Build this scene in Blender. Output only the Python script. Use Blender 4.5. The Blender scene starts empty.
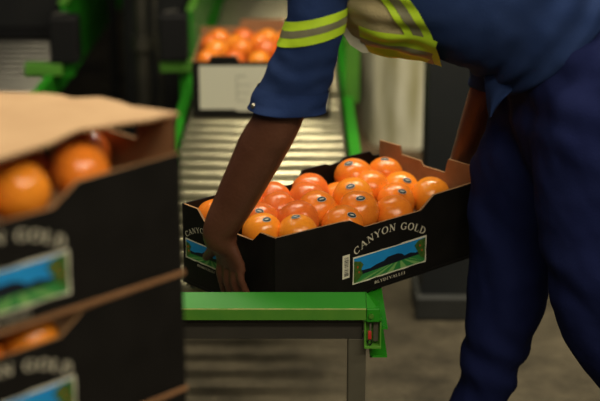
import bpy, bmesh, math, random
from mathutils import Vector, Matrix, noise
R = math.radians
random.seed(7)
sc = bpy.context.scene
COL = sc.collection
V = Vector

# ------------------------------------------------------------------ camera
CAM_H, PITCH, FPX = 1.65, R(17.5), 600 * 85.0 / 36.0
CAM = V((0, 0, CAM_H))
FWD = V((0, math.cos(PITCH), -math.sin(PITCH)))
UPV = V((0, math.sin(PITCH), math.cos(PITCH)))
def at(px, py, y):
    d = FWD + V((1, 0, 0)) * ((px - 300) / FPX) + UPV * ((200.5 - py) / FPX)
    return CAM + d * (y / d.y)

cd = bpy.data.cameras.new('camera')
cam = bpy.data.objects.new('camera', cd); COL.objects.link(cam)
cam.location = CAM; cam.rotation_euler = (math.pi / 2 - PITCH, 0, 0)
cd.lens = 85; cd.sensor_width = 36; cd.sensor_fit = 'HORIZONTAL'
cd.clip_start = 0.05; cd.clip_end = 100
cd.dof.use_dof = True; cd.dof.focus_distance = 2.86; cd.dof.aperture_fstop = 2.25
sc.camera = cam

# ------------------------------------------------------------------ materials
def mat(name, col, rough=.5, metal=0., col2=None, nscale=8., bump=0., bscale=60., spec=.5, stretch=None, sheen=0., detail=4., lo=.35, hi=.65):
    m = bpy.data.materials.new(name); m.use_nodes = True
    nt = m.node_tree; b = nt.nodes['Principled BSDF']
    b.inputs['Base Color'].default_value = (*col, 1)
    b.inputs['Roughness'].default_value = rough
    b.inputs['Metallic'].default_value = metal
    b.inputs['Specular IOR Level'].default_value = spec
    if sheen: b.inputs['Sheen Weight'].default_value = sheen
    tc = nt.nodes.new('ShaderNodeTexCoord')
    src = tc.outputs['Object']
    if stretch:
        mp = nt.nodes.new('ShaderNodeMapping'); mp.inputs['Scale'].default_value = stretch
        nt.links.new(src, mp.inputs['Vector']); src = mp.outputs['Vector']
    if col2:
        n = nt.nodes.new('ShaderNodeTexNoise'); n.inputs['Scale'].default_value = nscale; n.inputs['Detail'].default_value = detail
        r = nt.nodes.new('ShaderNodeValToRGB')
        r.color_ramp.elements[0].position = lo; r.color_ramp.elements[1].position = hi
        r.color_ramp.elements[0].color = (*col, 1); r.color_ramp.elements[1].color = (*col2, 1)
        nt.links.new(src, n.inputs['Vector']); nt.links.new(n.outputs['Fac'], r.inputs['Fac'])
        nt.links.new(r.outputs['Color'], b.inputs['Base Color'])
    if bump:
        n = nt.nodes.new('ShaderNodeTexNoise'); n.inputs['Scale'].default_value = bscale; n.inputs['Detail'].default_value = 5
        bp = nt.nodes.new('ShaderNodeBump'); bp.inputs['Strength'].default_value = bump; bp.inputs['Distance'].default_value = .01
        nt.links.new(src, n.inputs['Vector']); nt.links.new(n.outputs['Fac'], bp.inputs['Height'])
        nt.links.new(bp.outputs['Normal'], b.inputs['Normal'])
    return m
M = {}
M['black_card'] = mat('black_card', (.0055, .0048, .004), .6, col2=(.008, .007, .006), nscale=20, spec=.2)
M['kraft'] = mat('kraft', (.27, .135, .06), .8, col2=(.32, .165, .078), nscale=30, spec=.2)
M['kraft_light'] = mat('kraft_light', (.41, .26, .14), .8, col2=(.46, .30, .165), nscale=14, spec=.2)
M['kraft_edge'] = mat('kraft_edge', (.30, .17, .08), .8, spec=.2)
M['orange'] = mat('orange_skin', (.84, .235, .022), .17, col2=(.80, .19, .020), nscale=9, bump=.05, bscale=420, spec=.55, lo=.42, hi=.72)
M['orange_deep'] = mat('orange_deep_skin', (.74, .165, .024), .18, col2=(.68, .13, .022), nscale=9, bump=.05, bscale=420, spec=.55, lo=.4, hi=.7)
M['orange_yellow'] = mat('orange_pale_skin', (.88, .29, .022), .17, col2=(.84, .24, .022), nscale=9, bump=.05, bscale=420, spec=.55, lo=.42, hi=.75)
M['stem'] = mat('stem_scar', (.10, .11, .03), .8)
M['sticker'] = mat('sticker_dark', (.01, .03, .04), .35)
M['sticker_w'] = mat('sticker_white', (.55, .55, .5), .4)
M['cream'] = mat('cream_ink', (.74, .71, .55), .6, spec=.2)
M['letter'] = mat('letter_ink', (.60, .56, .43), .6, spec=.2)
M['sky'] = mat('sky_ink', (.012, .24, .60), .5, col2=(.018, .29, .66), nscale=20, spec=.3)
M['mesa'] = mat('mesa_ink', (.008, .012, .02), .5, spec=.3)
M['field'] = mat('field_ink', (.03, .22, .05), .5, spec=.3)
M['field_l'] = mat('field_light_ink', (.20, .42, .12), .5, spec=.3)
M['leaf'] = mat('leaf_ink', (.02, .09, .015), .5, col2=(.08, .14, .02), nscale=120, spec=.3)
M['fruit_ink'] = mat('fruit_ink', (.45, .08, .02), .5, spec=.3)
M['white_label'] = mat('white_label', (.62, .61, .50), .6, spec=.2)
M['grey_ink'] = mat('grey_ink', (.36, .36, .30), .6, spec=.2)
M['green'] = mat('green_paint', (.015, .22, .008), .42, col2=(.020, .25, .008), nscale=5, spec=.4)
M['green_lip'] = mat('green_lip_paint', (.055, .20, .018), .45, col2=(.08, .23, .02), nscale=18, spec=.4)  # yellower green for the end stop lip and the bolt
M['edge_highlight'] = mat('painted_edge_highlight', (.40, .40, .12), .5, col2=(.16, .34, .05), nscale=60)  # highlight along the end stop crease, painted as a yellowish strip
M['green_lime'] = mat('green_lime_paint', (.10, .30, .03), .45, col2=(.08, .25, .03), nscale=8, spec=.4)
M['steel'] = mat('roller_steel', (.42, .39, .25), .22, .7, col2=(.34, .315, .21), nscale=6)
M['steel_shaded'] = mat('shaded_roller_steel', (.17, .165, .14), .3, .7, col2=(.13, .125, .11), nscale=6)  # darker copy of the roller steel: the left conveyor's shade put into colour
M['frame_grey'] = mat('frame_grey', (.13, .12, .085), .5, .3, col2=(.09, .08, .055), nscale=9)
M['frame_dark'] = mat('frame_dark', (.030, .027, .020), .6, col2=(.04, .035, .026), nscale=9)
M['black_plastic'] = mat('black_plastic', (.006, .006, .007), .5, spec=.3)
M['machine_dark'] = mat('machine_dark', (.008, .009, .010), .6, col2=(.012, .012, .012), nscale=5, spec=.3)
M['pipe'] = mat('pipe_grey', (.045, .042, .03), .5, .2, col2=(.02, .02, .016), nscale=12)
M['silver'] = mat('bright_metal', (.6, .6, .58), .3, 1.)
M['column'] = mat('column_paint', (.015, .018, .020), .5, col2=(.019, .021, .022), nscale=6, spec=.35)
M['column_base'] = mat('column_base_paint', (.045, .047, .045), .55, col2=(.038, .04, .038), nscale=12, spec=.3)
M['red'] = mat('red_plastic', (.5, .03, .02), .4)
M['wall'] = mat('wall_dark', (.010, .010, .011), .8, col2=(.014, .014, .012), nscale=2)
M['skin'] = mat('skin', (.120, .047, .026), .40, col2=(.092, .034, .018), nscale=14, bump=.12, bscale=160, spec=.4)
M['hair'] = mat('hair', (.006, .005, .005), .7)
M['jacket'] = mat('navy_jacket', (.014, .030, .098), .9, col2=(.018, .036, .110), nscale=14, bump=.10, bscale=240, spec=.1)
M['trouser'] = mat('navy_trouser', (.0075, .0115, .056), .9, col2=(.010, .015, .066), nscale=10, bump=.10, bscale=240, spec=.1)
M['cuff'] = mat('navy_cuff', (.015, .033, .112), .9, col2=(.020, .040, .124), nscale=14, bump=.10, bscale=240, spec=.1)
M['lime'] = mat('lime_tape', (.52, .76, .03), .5, col2=(.47, .70, .03), nscale=20, spec=.3)
M['reflect'] = mat('reflective_tape', (.22, .21, .12), .45, col2=(.18, .175, .10), nscale=30, spec=.5)
M['vest'] = mat('vest_mesh', (.44, .37, .20), .85, col2=(.37, .31, .16), nscale=12, bump=.25, bscale=300, spec=.15)
M['vest_pale'] = mat('vest_lining', (.62, .60, .45), .8, col2=(.55, .52, .38), nscale=10, spec=.15)
M['button'] = mat('snap_metal', (.5, .47, .36), .35, 1.)
M['boot'] = mat('boot_leather', (.015, .012, .010), .5, bump=.2, bscale=80)
M['sole'] = mat('boot_sole', (.03, .027, .022), .7)
M['skid'] = mat('pallet_wood', (.20, .13, .07), .8, col2=(.15, .10, .05), nscale=10, stretch=(1, 12, 12))

def floor_mat():
    m = bpy.data.materials.new('concrete_floor'); m.use_nodes = True
    nt = m.node_tree; b = nt.nodes['Principled BSDF']; b.inputs['Roughness'].default_value = .6
    b.inputs['Specular IOR Level'].default_value = .3
    tc = nt.nodes.new('ShaderNodeTexCoord')
    def ns(scale, lo, hi, c0, c1):
        n = nt.nodes.new('ShaderNodeTexNoise'); n.inputs['Scale'].default_value = scale; n.inputs['Detail'].default_value = 8
        n.inputs['Roughness'].default_value = .65
        r = nt.nodes.new('ShaderNodeValToRGB'); r.color_ramp.elements[0].position = lo; r.color_ramp.elements[1].position = hi
        r.color_ramp.elements[0].color = (*c0, 1); r.color_ramp.elements[1].color = (*c1, 1)
        nt.links.new(tc.outputs['Object'], n.inputs['Vector']); nt.links.new(n.outputs['Fac'], r.inputs['Fac']); return r, n
    a, n1 = ns(4.5, .3, .7, (.030, .025, .016), (.150, .125, .080))
    c, n2 = ns(45, .35, .7, (.45, .45, .45), (1, 1, 1))
    mx = nt.nodes.new('ShaderNodeMix'); mx.data_type = 'RGBA'; mx.blend_type = 'MULTIPLY'; mx.inputs[0].default_value = .55
    nt.links.new(a.outputs['Color'], mx.inputs[6]); nt.links.new(c.outputs['Color'], mx.inputs[7])
    nt.links.new(mx.outputs[2], b.inputs['Base Color'])
    bp = nt.nodes.new('ShaderNodeBump'); bp.inputs['Strength'].default_value = .25; bp.inputs['Distance'].default_value = .01
    nt.links.new(n2.outputs['Fac'], bp.inputs['Height']); nt.links.new(bp.outputs['Normal'], b.inputs['Normal'])
    return m
M['floor'] = floor_mat()

def film_mat():
    m = bpy.data.materials.new('stretch_film'); m.use_nodes = True
    nt = m.node_tree; b = nt.nodes['Principled BSDF']
    tc = nt.nodes.new('ShaderNodeTexCoord'); mp = nt.nodes.new('ShaderNodeMapping'); mp.inputs['Scale'].default_value = (9, 9, 1.3)
    n = nt.nodes.new('ShaderNodeTexNoise'); n.inputs['Scale'].default_value = 1.6; n.inputs['Detail'].default_value = 5
    r = nt.nodes.new('ShaderNodeValToRGB'); r.color_ramp.elements[0].position = .34; r.color_ramp.elements[1].position = .68
    r.color_ramp.elements[0].color = (.40, .37, .18, 1); r.color_ramp.elements[1].color = (.95, .93, .76, 1)
    nt.links.new(tc.outputs['Object'], mp.inputs['Vector']); nt.links.new(mp.outputs['Vector'], n.inputs['Vector'])
    nt.links.new(n.outputs['Fac'], r.inputs['Fac']); nt.links.new(r.outputs['Color'], b.inputs['Base Color'])
    b.inputs['Roughness'].default_value = .28
    return m
M['film'] = film_mat()

# ------------------------------------------------------------------ mesh helpers
class MB:
    def __init__(s): s.v = []; s.f = []; s.m = []; s.mats = []
    def mi(s, m):
        if m not in s.mats: s.mats.append(m)
        return s.mats.index(m)
    def face(s, pts, m):
        k = len(s.v); s.v += [tuple(p) for p in pts]; s.f.append(tuple(range(k, k + len(pts)))); s.m.append(s.mi(m))
    def grid(s, P, m, cu=False, cv=False):
        k = len(s.v); a, b = len(P), len(P[0])
        for row in P: s.v += [tuple(p) for p in row]
        i_m = s.mi(m)
        for i in range(a if cu else a - 1):
            for j in range(b if cv else b - 1):
                i2, j2 = (i + 1) % a, (j + 1) % b
                s.f.append((k + i * b + j, k + i * b + j2, k + i2 * b + j2, k + i2 * b + j)); s.m.append(i_m)
    def box(s, c, d, m, bev=0., rot=None):
        bm = bmesh.new(); bmesh.ops.create_cube(bm, size=1)
        for v in bm.verts: v.co = V((v.co.x * d[0], v.co.y * d[1], v.co.z * d[2]))
        if bev: bmesh.ops.bevel(bm, geom=bm.edges[:], offset=bev, segments=2, affect='EDGES', profile=.5)
        s.bm(bm, m, Matrix.Translation(V(c)) @ (rot.to_4x4() if rot else Matrix()))
    def bm(s, bm, m, T=Matrix()):
        k = len(s.v); bm.verts.index_update()
        s.v += [tuple(T @ v.co) for v in bm.verts]; i_m = s.mi(m)
        for f in bm.faces: s.f.append(tuple(k + v.index for v in f.verts)); s.m.append(i_m)
        bm.free()
    def tube(s, pts, rad, m, seg=16, caps=True, squash=None):
        pts = [V(p) for p in pts]; n = len(pts)
        T = [(pts[min(i + 1, n - 1)] - pts[max(i - 1, 0)]).normalized() for i in range(n)]
        ref = V((0, 0, 1)) if abs(T[0].z) < .9 else V((0, 1, 0))
        u = T[0].cross(ref).normalized(); rows = []
        for i in range(n):
            u = (u - T[i] * u.dot(T[i])).normalized(); w = T[i].cross(u)
            r = rad[i] if isinstance(rad, (list, tuple)) else rad
            ra, rb = r if isinstance(r, (list, tuple)) else (r, r)
            rows.append([pts[i] + u * (ra * math.cos(2 * math.pi * j / seg)) + w * (rb * math.sin(2 * math.pi * j / seg)) for j in range(seg)])
        s.grid(rows, m, cv=True)
        if caps: s.face(rows[0][::-1], m); s.face(rows[-1], m)
    def ball(s, c, r, m, seg=20, rot=None):
        bm = bmesh.new(); bmesh.ops.create_uvsphere(bm, u_segments=seg, v_segments=seg // 2, radius=1)
        rr = r if isinstance(r, (list, tuple)) else (r, r, r)
        for v in bm.verts: v.co = V((v.co.x * rr[0], v.co.y * rr[1], v.co.z * rr[2]))
        s.bm(bm, m, Matrix.Translation(V(c)) @ (rot.to_4x4() if rot else Matrix()))
    def build(s, name, parent=None, smooth=False, weld=True):
        me = bpy.data.meshes.new(name); me.from_pydata(s.v, [], s.f)
        for m in s.mats: me.materials.append(M[m])
        me.polygons.foreach_set('material_index', s.m)
        if weld:
            bm = bmesh.new(); bm.from_mesh(me); bmesh.ops.remove_doubles(bm, verts=bm.verts, dist=1e-5)
            bmesh.ops.recalc_face_normals(bm, faces=bm.faces); bm.to_mesh(me); bm.free()
        if smooth:
            me.polygons.foreach_set('use_smooth', [True] * len(me.polygons))
            if smooth != 'all':
                try: me.set_sharp_from_angle(angle=R(40))
                except Exception: pass
        me.update()
        o = bpy.data.objects.new(name, me); COL.objects.link(o)
        if parent: o.parent = parent
        return o

def tag(o, label=None, cat=None, group=None, kind=None):
    if label: o['label'] = label
    if cat: o['category'] = cat
    if group: o['group'] = group
    if kind: o['kind'] = kind
    return o
def empty(name, loc, rz=0., label=None, cat=None, group=None):
    o = bpy.data.objects.new(name, None); COL.objects.link(o)
    o.location = loc; o.rotation_euler = (0, 0, rz); o.empty_display_size = .1
    return tag(o, label, cat, group)
def copy_tree(o, parent=None):
    c = o.copy(); COL.objects.link(c)
    if parent: c.parent = parent
    for ch in list(o.children): copy_tree(ch, c)
    return c
def bake(o, voxel, smooth=8, disp=None):
    md = o.modifiers.new('r', 'REMESH'); md.mode = 'VOXEL'; md.voxel_size = voxel
    ms = o.modifiers.new('s', 'SMOOTH'); ms.factor = .5; ms.iterations = smooth
    dg = bpy.context.evaluated_depsgraph_get(); dg.update()
    me = bpy.data.meshes.new_from_object(o.evaluated_get(dg))
    o.modifiers.clear(); old = o.data; ms_ = list(old.materials); o.data = me
    me.materials.clear()
    me.materials.append(ms_[0])
    me.polygons.foreach_set('material_index', [0] * len(me.polygons))
    if disp:
        ns = [v.normal.copy() for v in me.vertices]
        for v, n in zip(me.vertices, ns): v.co = v.co + n * disp(v.co, n)
    me.polygons.foreach_set('use_smooth', [True] * len(me.polygons)); me.update()
    return o

# ------------------------------------------------------------------ setting
def plane_box(name, c, d, m):
    b = MB(); b.box(c, d, m); return tag(b.build(name), kind='structure')
plane_box('floor', (0, 5, -.05), (16, 14, .1), 'floor')
plane_box('wall_back', (0, 10.1, 2), (16, .2, 4.2), 'wall')

# ------------------------------------------------------------------ lettering (serif strokes in a unit-high cell)
def _bar(x0, y0, x1, y1, w):
    d = V((x1 - x0, y1 - y0)); n = V((-d.y, d.x)).normalized() * w / 2
    return [(x0 + n.x, y0 + n.y), (x1 + n.x, y1 + n.y), (x1 - n.x, y1 - n.y), (x0 - n.x, y0 - n.y)]
def _arc(cx, cy, rx, ry, a0, a1, thick, thin, n=10):
    q = []
    for i in range(n):
        t = [R(a0 + (a1 - a0) * k / n) for k in (i, i + 1)]
        p = []
        for a, sg in ((t[0], 1), (t[1], 1), (t[1], -1), (t[0], -1)):
            w = (thin + (thick - thin) * abs(math.cos(a))) / 2 * sg
            p.append((cx + (rx + w) * math.cos(a), cy + (ry + w) * math.sin(a)))
        q.append(p)
    return q
K, T_, S_ = .16, .07, .07
def _sf(x, y, w=.26): return _bar(x - w / 2, y, x + w / 2, y, S_)
GL = {
 'C': (.78, _arc(.42, .5, .34, .46, 45, 315, K, T_, 14) + [_bar(.70, .66, .70, .95, T_)]),
 'A': (.86, [_bar(.10, .02, .42, .98, T_), _bar(.42, .98, .76, .02, K), _bar(.22, .34, .64, .34, T_), _sf(.10, .03), _sf(.76, .03)]),
 'N': (.88, [_bar(.16, .02, .16, .98, T_), _bar(.16, .96, .72, .04, K), _bar(.72, .02, .72, .98, T_), _sf(.12, .97), _sf(.16, .03), _sf(.72, .97)]),
 'Y': (.82, [_bar(.10, .97, .41, .45, K), _bar(.72, .97, .41, .45, T_), _bar(.41, .5, .41, .02, K), _sf(.10, .97), _sf(.72, .97), _sf(.41, .03)]),
 'O': (.90, _arc(.45, .5, .36, .46, 0, 360, K, T_, 20)),
 'G': (.88, _arc(.44, .5, .35, .46, 45, 330, K, T_, 14) + [_bar(.74, .05, .74, .42, K * .8), _sf(.70, .43, .3), _bar(.72, .66, .72, .95, T_)]),
 'L': (.70, [_bar(.18, .02, .18, .98, K), _bar(.1, .035, .62, .035, T_), _bar(.62, .03, .62, .28, T_), _sf(.18, .97)]),
 'D': (.88, [_bar(.18, .02, .18, .98, K)] + _arc(.30, .5, .46, .455, -90, 90, K, T_, 10) + [_bar(.06, .97, .34, .97, S_), _bar(.06, .03, .34, .03, S_)]),
 'B': (.72, [_bar(.18, .02, .18, .98, K)] + _arc(.28, .74, .26, .22, -90, 90, K, T_, 7) + _arc(.28, .27, .32, .24, -90, 90, K, T_, 7) + [_bar(.08, .97, .3, .97, S_), _bar(.08, .03, .3, .03, S_)]),
 'E': (.68, [_bar(.18, .02, .18, .98, K), _bar(.08, .965, .58, .965, T_), _bar(.08, .035, .60, .035, T_), _bar(.2, .5, .46, .5, T_)]),
 'V': (.82, [_bar(.10, .97, .42, .03, K), _bar(.42, .03, .74, .97, T_), _sf(.10, .97), _sf(.74, .97)]),
 'I': (.40, [_bar(.2, .02, .2, .98, K), _sf(.2, .97), _sf(.2, .03)]),
 ' ': (.45, []),
}
def arc_text(txt, chord, sag, h, gap=.06):
    """quads of a word bent over an arc; origin at the chord's centre."""
    Rr = (chord * chord / 4 + sag * sag) / (2 * sag); cy = sag - Rr
    tot = sum(GL[c][0] + gap for c in txt) - gap
    half = math.asin(min(1, chord / 2 / Rr)); length = 2 * half * Rr
    sx = length / tot; x = 0; out = []
    for c in txt:
        w, qs = GL[c]; a = -half + (x + w / 2) * sx / Rr
        for q in qs:
            o = []
            for (gx, gy) in q:
                lx = (gx - w / 2) * sx; ly = gy * h
                o.append((math.sin(a) * (Rr + ly) + math.cos(a) * lx, cy + math.cos(a) * (Rr + ly) - math.sin(a) * lx))
            out.append(o)
        x += w + gap
    return out
def flat_text(txt, width, h, gap=.1):
    tot = sum(GL[c][0] + gap for c in txt) - gap; sx = width / tot; x = 0; out = []
    for c in txt:
        w, qs = GL[c]
        for q in qs: out.append([((x + gx) * sx - width / 2, gy * h) for gx, gy in q])
        x += w + gap
    return out

# ------------------------------------------------------------------ cartons
CL, CW, CH, TH = .5747, .30, .1741, .005
def panel(name, outline, org, ud, vd, nd, parent, outer='black_card', inner='kraft', edge='kraft_edge'):
    """board with an outline in (u, v); org + u*ud + v*vd is the outside face, thickness runs along -nd."""
    org, ud, vd, nd = V(org), V(ud), V(vd), V(nd)
    b = MB(); n = len(outline)
    o = [org + ud * u + vd * v for u, v in outline]; i = [p - nd * TH for p in o]
    b.face(o, outer); b.face(i[::-1], inner)
    for k in range(n):
        j = (k + 1) % n; u0, u1 = outline[k][0], outline[j][0]; um = max(p[0] for p in outline)
        side = abs(u0 - u1) < 1e-6 and (u0 < 1e-6 or abs(u0 - um) < 1e-6)
        b.face([o[j], o[k], i[k], i[j]], outer if side else edge)
    return b.build(name, parent)
def decal(b, poly, org, ud, vd, nd, m, off):
    b.face([V(org) + V(ud) * u + V(vd) * v + V(nd) * off for u, v in poly], m)

def print_label(parent, org, ud, vd, nd, x0, x1, y0, y1, barcode):
    """the landscape picture, its arched lettering, the small line below and the barcode, on one face."""
    w, h = x1 - x0, y1 - y0
    rnd = random.Random(3)
    b = MB(); k = 10
    def jag(p): return (p[0] + rnd.uniform(-.0012, .0012), p[1] + rnd.uniform(-.0012, .0012))
    bd = .0028
    ring = [jag((x0 + w * i / k, y0)) for i in range(k)] + [jag((x1, y0 + h * i / 4)) for i in range(4)] + [jag((x1 - w * i / k, y1)) for i in range(k)] + [jag((x0, y1 - h * i / 4)) for i in range(4)]
    decal(b, ring, org, ud, vd, nd, 'cream', .0004)
    X0, X1, Y0, Y1 = x0 + bd, x1 - bd, y0 + bd, y1 - bd
    W, Hh = X1 - X0, Y1 - Y0
    q = lambda pts: [(X0 + a * W, Y0 + c * Hh) for a, c in pts]
    decal(b, q([(0, .3), (1, .3), (1, 1), (0, 1)]), org, ud, vd, nd, 'sky', .0006)
    decal(b, q([(0, 0), (1, 0), (1, .42), (0, .34)]), org, ud, vd, nd, 'field', .0007)
    for i in range(7):
        a = -.15 + i * .2
        decal(b, q([(min(max(a, 0), 1), 0), (min(max(a + .09, 0), 1), 0), (.42 + i * .06, .32), (.40 + i * .06, .32)]), org, ud, vd, nd, 'field_l', .0008)
    decal(b, q([(0, .26), (.3, .30), (.6, .34), (1, .36), (1, .50), (.85, .48), (.78, .55), (.70, .50), (.66, .62), (.60, .68), (.46, .66), (.41, .55), (.30, .50), (.22, .42), (.12, .44), (0, .36)]), org, ud, vd, nd, 'mesa', .0009)
    decal(b, q([(0, .0), (.07, .12), (.12, .30), (.10, .5), (.13, .66), (.09, .82), (0, .9)]), org, ud, vd, nd, 'leaf', .0010)
    decal(b, q([(1, .1), (.93, .24), (.90, .44), (.87, .6), (.84, .78), (.89, .94), (1, 1)]), org, ud, vd, nd, 'leaf', .0010)
    for (a, c) in ((.05, .62), (.07, .4), (.95, .5), (.92, .72)):
        decal(b, [(X0 + a * W + .0026 * math.cos(t * 1.05), Y0 + c * Hh + .0026 * math.sin(t * 1.05)) for t in range(6)], org, ud, vd, nd, 'fruit_ink', .0012)
    tag(b.build('landscape_picture', parent, weld=False), 'blue and green landscape print with a cream border')
    b = MB(); cx = (x0 + x1) / 2
    for t in arc_text('CANYON GOLD', w * .93, h * .50, h * .27, .10):
        decal(b, [(cx + a, y1 + h * .05 + c) for a, c in t], org, ud, vd, nd, 'letter', .0006)
    tag(b.build('brand_lettering', parent, weld=False), 'arched cream serif lettering')
    b = MB()
    for t in flat_text('BLYDEVALLEI', w * .42, h * .11):
        decal(b, [(cx + a, y0 - h * .22 + c) for a, c in t], org, ud, vd, nd, 'letter', .0006)
    tag(b.build('place_lettering', parent, weld=False), 'small cream line of lettering under the picture')
    if barcode:
        b = MB(); bx0, bx1, by0, by1 = x0 - .029, x0 - .009, y1 - h * .68, y1 + h * .18
        decal(b, [(bx0, by0), (bx1, by0), (bx1, by1), (bx0, by1)], org, ud, vd, nd, 'cream', .0004)
        y = by0 + .005
        while y < by1 - .005:
            t = rnd.choice((.0006, .0012, .0018))
            decal(b, [(bx0 + .005, y), (bx1 - .003, y), (bx1 - .003, y + t), (bx0 + .005, y + t)], org, ud, vd, nd, 'mesa', .0006)
            y += t + rnd.choice((.0008, .0014))
        tag(b.build('barcode_sticker', parent, weld=False), 'cream barcode sticker')

def long_outline(L, h, drop=.030, s=0.):
    return [(0, 0), (L, 0), (L, h), (L * (.775 - s), h - .003), (L * (.705 - s), h - drop), (L * (.42 - s), h - drop), (L * (.35 - s), h - .008), (L * (.30 - s), h - .005), (0, h)]
def tab_outline(w, h, tab, dt):
    """end panel with raised corner tabs (first corner at u=0)."""
    return [(0, 0), (w, 0), (w, h + dt), (w * .77, h + dt), (w * .75, h + min(dt, tab * .45)), (w * .54, h + min(dt, tab * .40)), (w * .51, h + tab * .12),
            (w * .28, h + tab * .10), (w * .25, h + tab), (0, h + tab)]
def low_outline(w, h):
    return [(0, 0), (w, 0), (w, h), (w * .86, h), (w * .78, h - .022), (w * .24, h - .022), (w * .16, h), (0, h)]

def make_carton(label, loc, rz, tabs=.036, group=None, shift=0.):
    L, W, h = CL, CW, CH
    o = empty('fruit_carton', loc, rz, label, 'carton', group)
    fp = panel('front_panel', long_outline(L, h, .03, shift), (-L / 2, -W / 2, 0), (1, 0, 0), (0, 0, 1), (0, -1, 0), o)
    print_label(fp, (-L / 2, -W / 2, 0), (1, 0, 0), (0, 0, 1), (0, -1, 0), L * (.362 - shift), L * (.738 - shift), h * .145, h * .485, True)
    up = 0 if shift else 1
    panel('back_panel', [(0, 0), (L, 0), (L, h), (L * .72, h), (L * .68, h - .018), (L * .46, h - .018), (L * .42, h + .008 * up), (L * .30, h + .010 * up), (L * .28, h + .004 * up), (L * .22, h + .006 * up), (L * .20, h + .014 * up), (L * .06, h + .014 * up), (L * .04, h + .002 * up), (0, h)], (L / 2, W / 2, 0), (-1, 0, 0), (0, 0, 1), (0, 1, 0), o, inner='black_card', edge='black_card')
    W2 = W - 2 * TH - .0006
    lp = panel('end_panel', low_outline(W2, h), (-L / 2, W2 / 2, 0), (0, -1, 0), (0, 0, 1), (-1, 0, 0), o)
    print_label(lp, (-L / 2, W2 / 2, 0), (0, -1, 0), (0, 0, 1), (-1, 0, 0), .004, .142, h * .33, h * .58, False)
    if tabs: panel('end_panel', tab_outline(W2, h, tabs, .012 if shift else tabs), (L / 2, -W2 / 2, 0), (0, 1, 0), (0, 0, 1), (1, 0, 0), o)
    else: panel('end_panel', low_outline(W2, h), (L / 2, -W2 / 2, 0), (0, 1, 0), (0, 0, 1), (1, 0, 0), o)
    b = MB(); b.box((0, 0, .037), (L - 2 * TH - .002, W2 - .002, .068), 'kraft'); b.build('base_pad', o)
    b = MB(); b.box((0, 0, .003), (L + .003, W + .005, .0055), 'kraft' if shift else 'black_card'); b.build('base_flange', o)
    return o

BOX_O = V((.06862, 2.89476, .5815)); BOX_YAW = .721
main = make_carton('black open fruit carton held by the person over the green conveyor end', BOX_O, BOX_YAW)

# ------------------------------------------------------------------ oranges
def orange_mesh(seed):
    rnd = random.Random(seed); bm = bmesh.new(); bmesh.ops.create_icosphere(bm, subdivisions=4, radius=1)
    off = V((rnd.uniform(-9, 9), rnd.uniform(-9, 9), rnd.uniform(-9, 9)))
    for v in bm.verts:
        d = v.co.normalized(); r = 1 + .022 * noise.noise(d * 1.6 + off)
        pole = max(0, d.z); r -= .055 * math.exp(-((1 - pole) / .018)) + .02 * math.exp(-((1 + d.z) / .03))
        v.co = V((d.x, d.y, d.z * .95)) * r
    b = MB(); return bm
def patch(center, rw, rh, rad, dir_, up):
    """points of an oval lying on a sphere"""
    d = V(dir_).normalized(); u = (V(up) - d * d.dot(V(up))).normalized(); w = d.cross(u)
    out = []
    for k in range(14):
        a = 2 * math.pi * k / 14
        p = (d + u * (rh * math.sin(a)) + w * (rw * math.cos(a))).normalized() * rad
        out.append(p)
    return out, d * (rad * 1.004)
SK = ['orange', 'orange_deep', 'orange_yellow']
def make_orange(i, skin):
    b = MB(); b.bm(orange_mesh(i), skin)
    o = b.build('orange', None, 'all')
    s = MB(); s.tube([(0, 0, .86), (0, 0, .905)], [.055, .035], 'stem', 8); s.build('stem_scar', o)
    return o
def add_sticker(o, dir_, up):
    s = MB()
    for rw, rh, rad, m in ((.235, .155, 1.012, 'sticker_w'), (.215, .135, 1.017, 'sticker'), (.12, .030, 1.022, 'sticker_w')):
        ring, c = patch(None, rw, rh, rad, dir_, up)
        for k in range(14): s.face([ring[k], ring[(k + 1) % 14], c], m)
    return tag(s.build('sticker', o, 'all'), 'small dark oval sticker')
protos = [make_orange(k, SK[k % 3]) for k in range(6)]
used = [False] * 6
def place_orange(co, r, k, rnd, label, group, sticker=None, with_parts=True):
    p = protos[k]
    if not used[k]: o = p; used[k] = True
    else: o = copy_tree(p)
    for ch in list(o.children):
        if ch.name.startswith('sticker'): bpy.data.objects.remove(ch)
    o.location = co; o.scale = (r, r, r)
    o.rotation_euler = (rnd.uniform(-1.2, 1.2), rnd.uniform(-1.2, 1.2), rnd.uniform(0, 6.28))
    tag(o, label, 'orange', group)
    return o

FR = [(0.1560, 0.098, 0.166, 0.043), (0.0269, 0.1045, 0.158, 0.0395), (-0.0274, 0.0514, 0.158, 0.0408), (-0.0604, -0.0205, 0.158, 0.0429), (-0.1192, 0.0396, 0.158, 0.0395), (-0.0815, 0.1045, 0.158, 0.0395), (-0.1893, 0.0133, 0.1541, 0.0395), (-0.2351, -0.0461, 0.1557, 0.0395), (-0.1377, -0.0452, 0.158, 0.0429), (-0.1883, -0.1045, 0.158, 0.0395), (-0.0602, -0.101, 0.1452, 0.043), (0.0926, 0.0761, 0.1269, 0.0429), (0.0674, 0.0046, 0.1564, 0.0429), (0.0148, -0.0699, 0.1538, 0.043), (0.2406, 0.0816, 0.158, 0.0408), (0.2168, 0.0078, 0.1419, 0.0429), (0.1485, -0.0485, 0.1422, 0.0408), (0.0897, -0.1011, 0.1353, 0.0429), (0.2383, -0.0713, 0.141, 0.043), (-0.2419, 0.1045, 0.1526, 0.0395), (0.0021, -0.0033, 0.1145, 0.0395), (0.1427, 0.0255, 0.158, 0.0395), (-0.1566, 0.1045, 0.158, 0.0395)]
STICK = {0, 3, 6, 7, 9, 10, 12, 13, 14, 15, 16, 19}
RZ = Matrix.Rotation(BOX_YAW, 3, 'Z')
rnd = random.Random(11)
GRP_MAIN = 'oranges in the carton being lifted'
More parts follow.
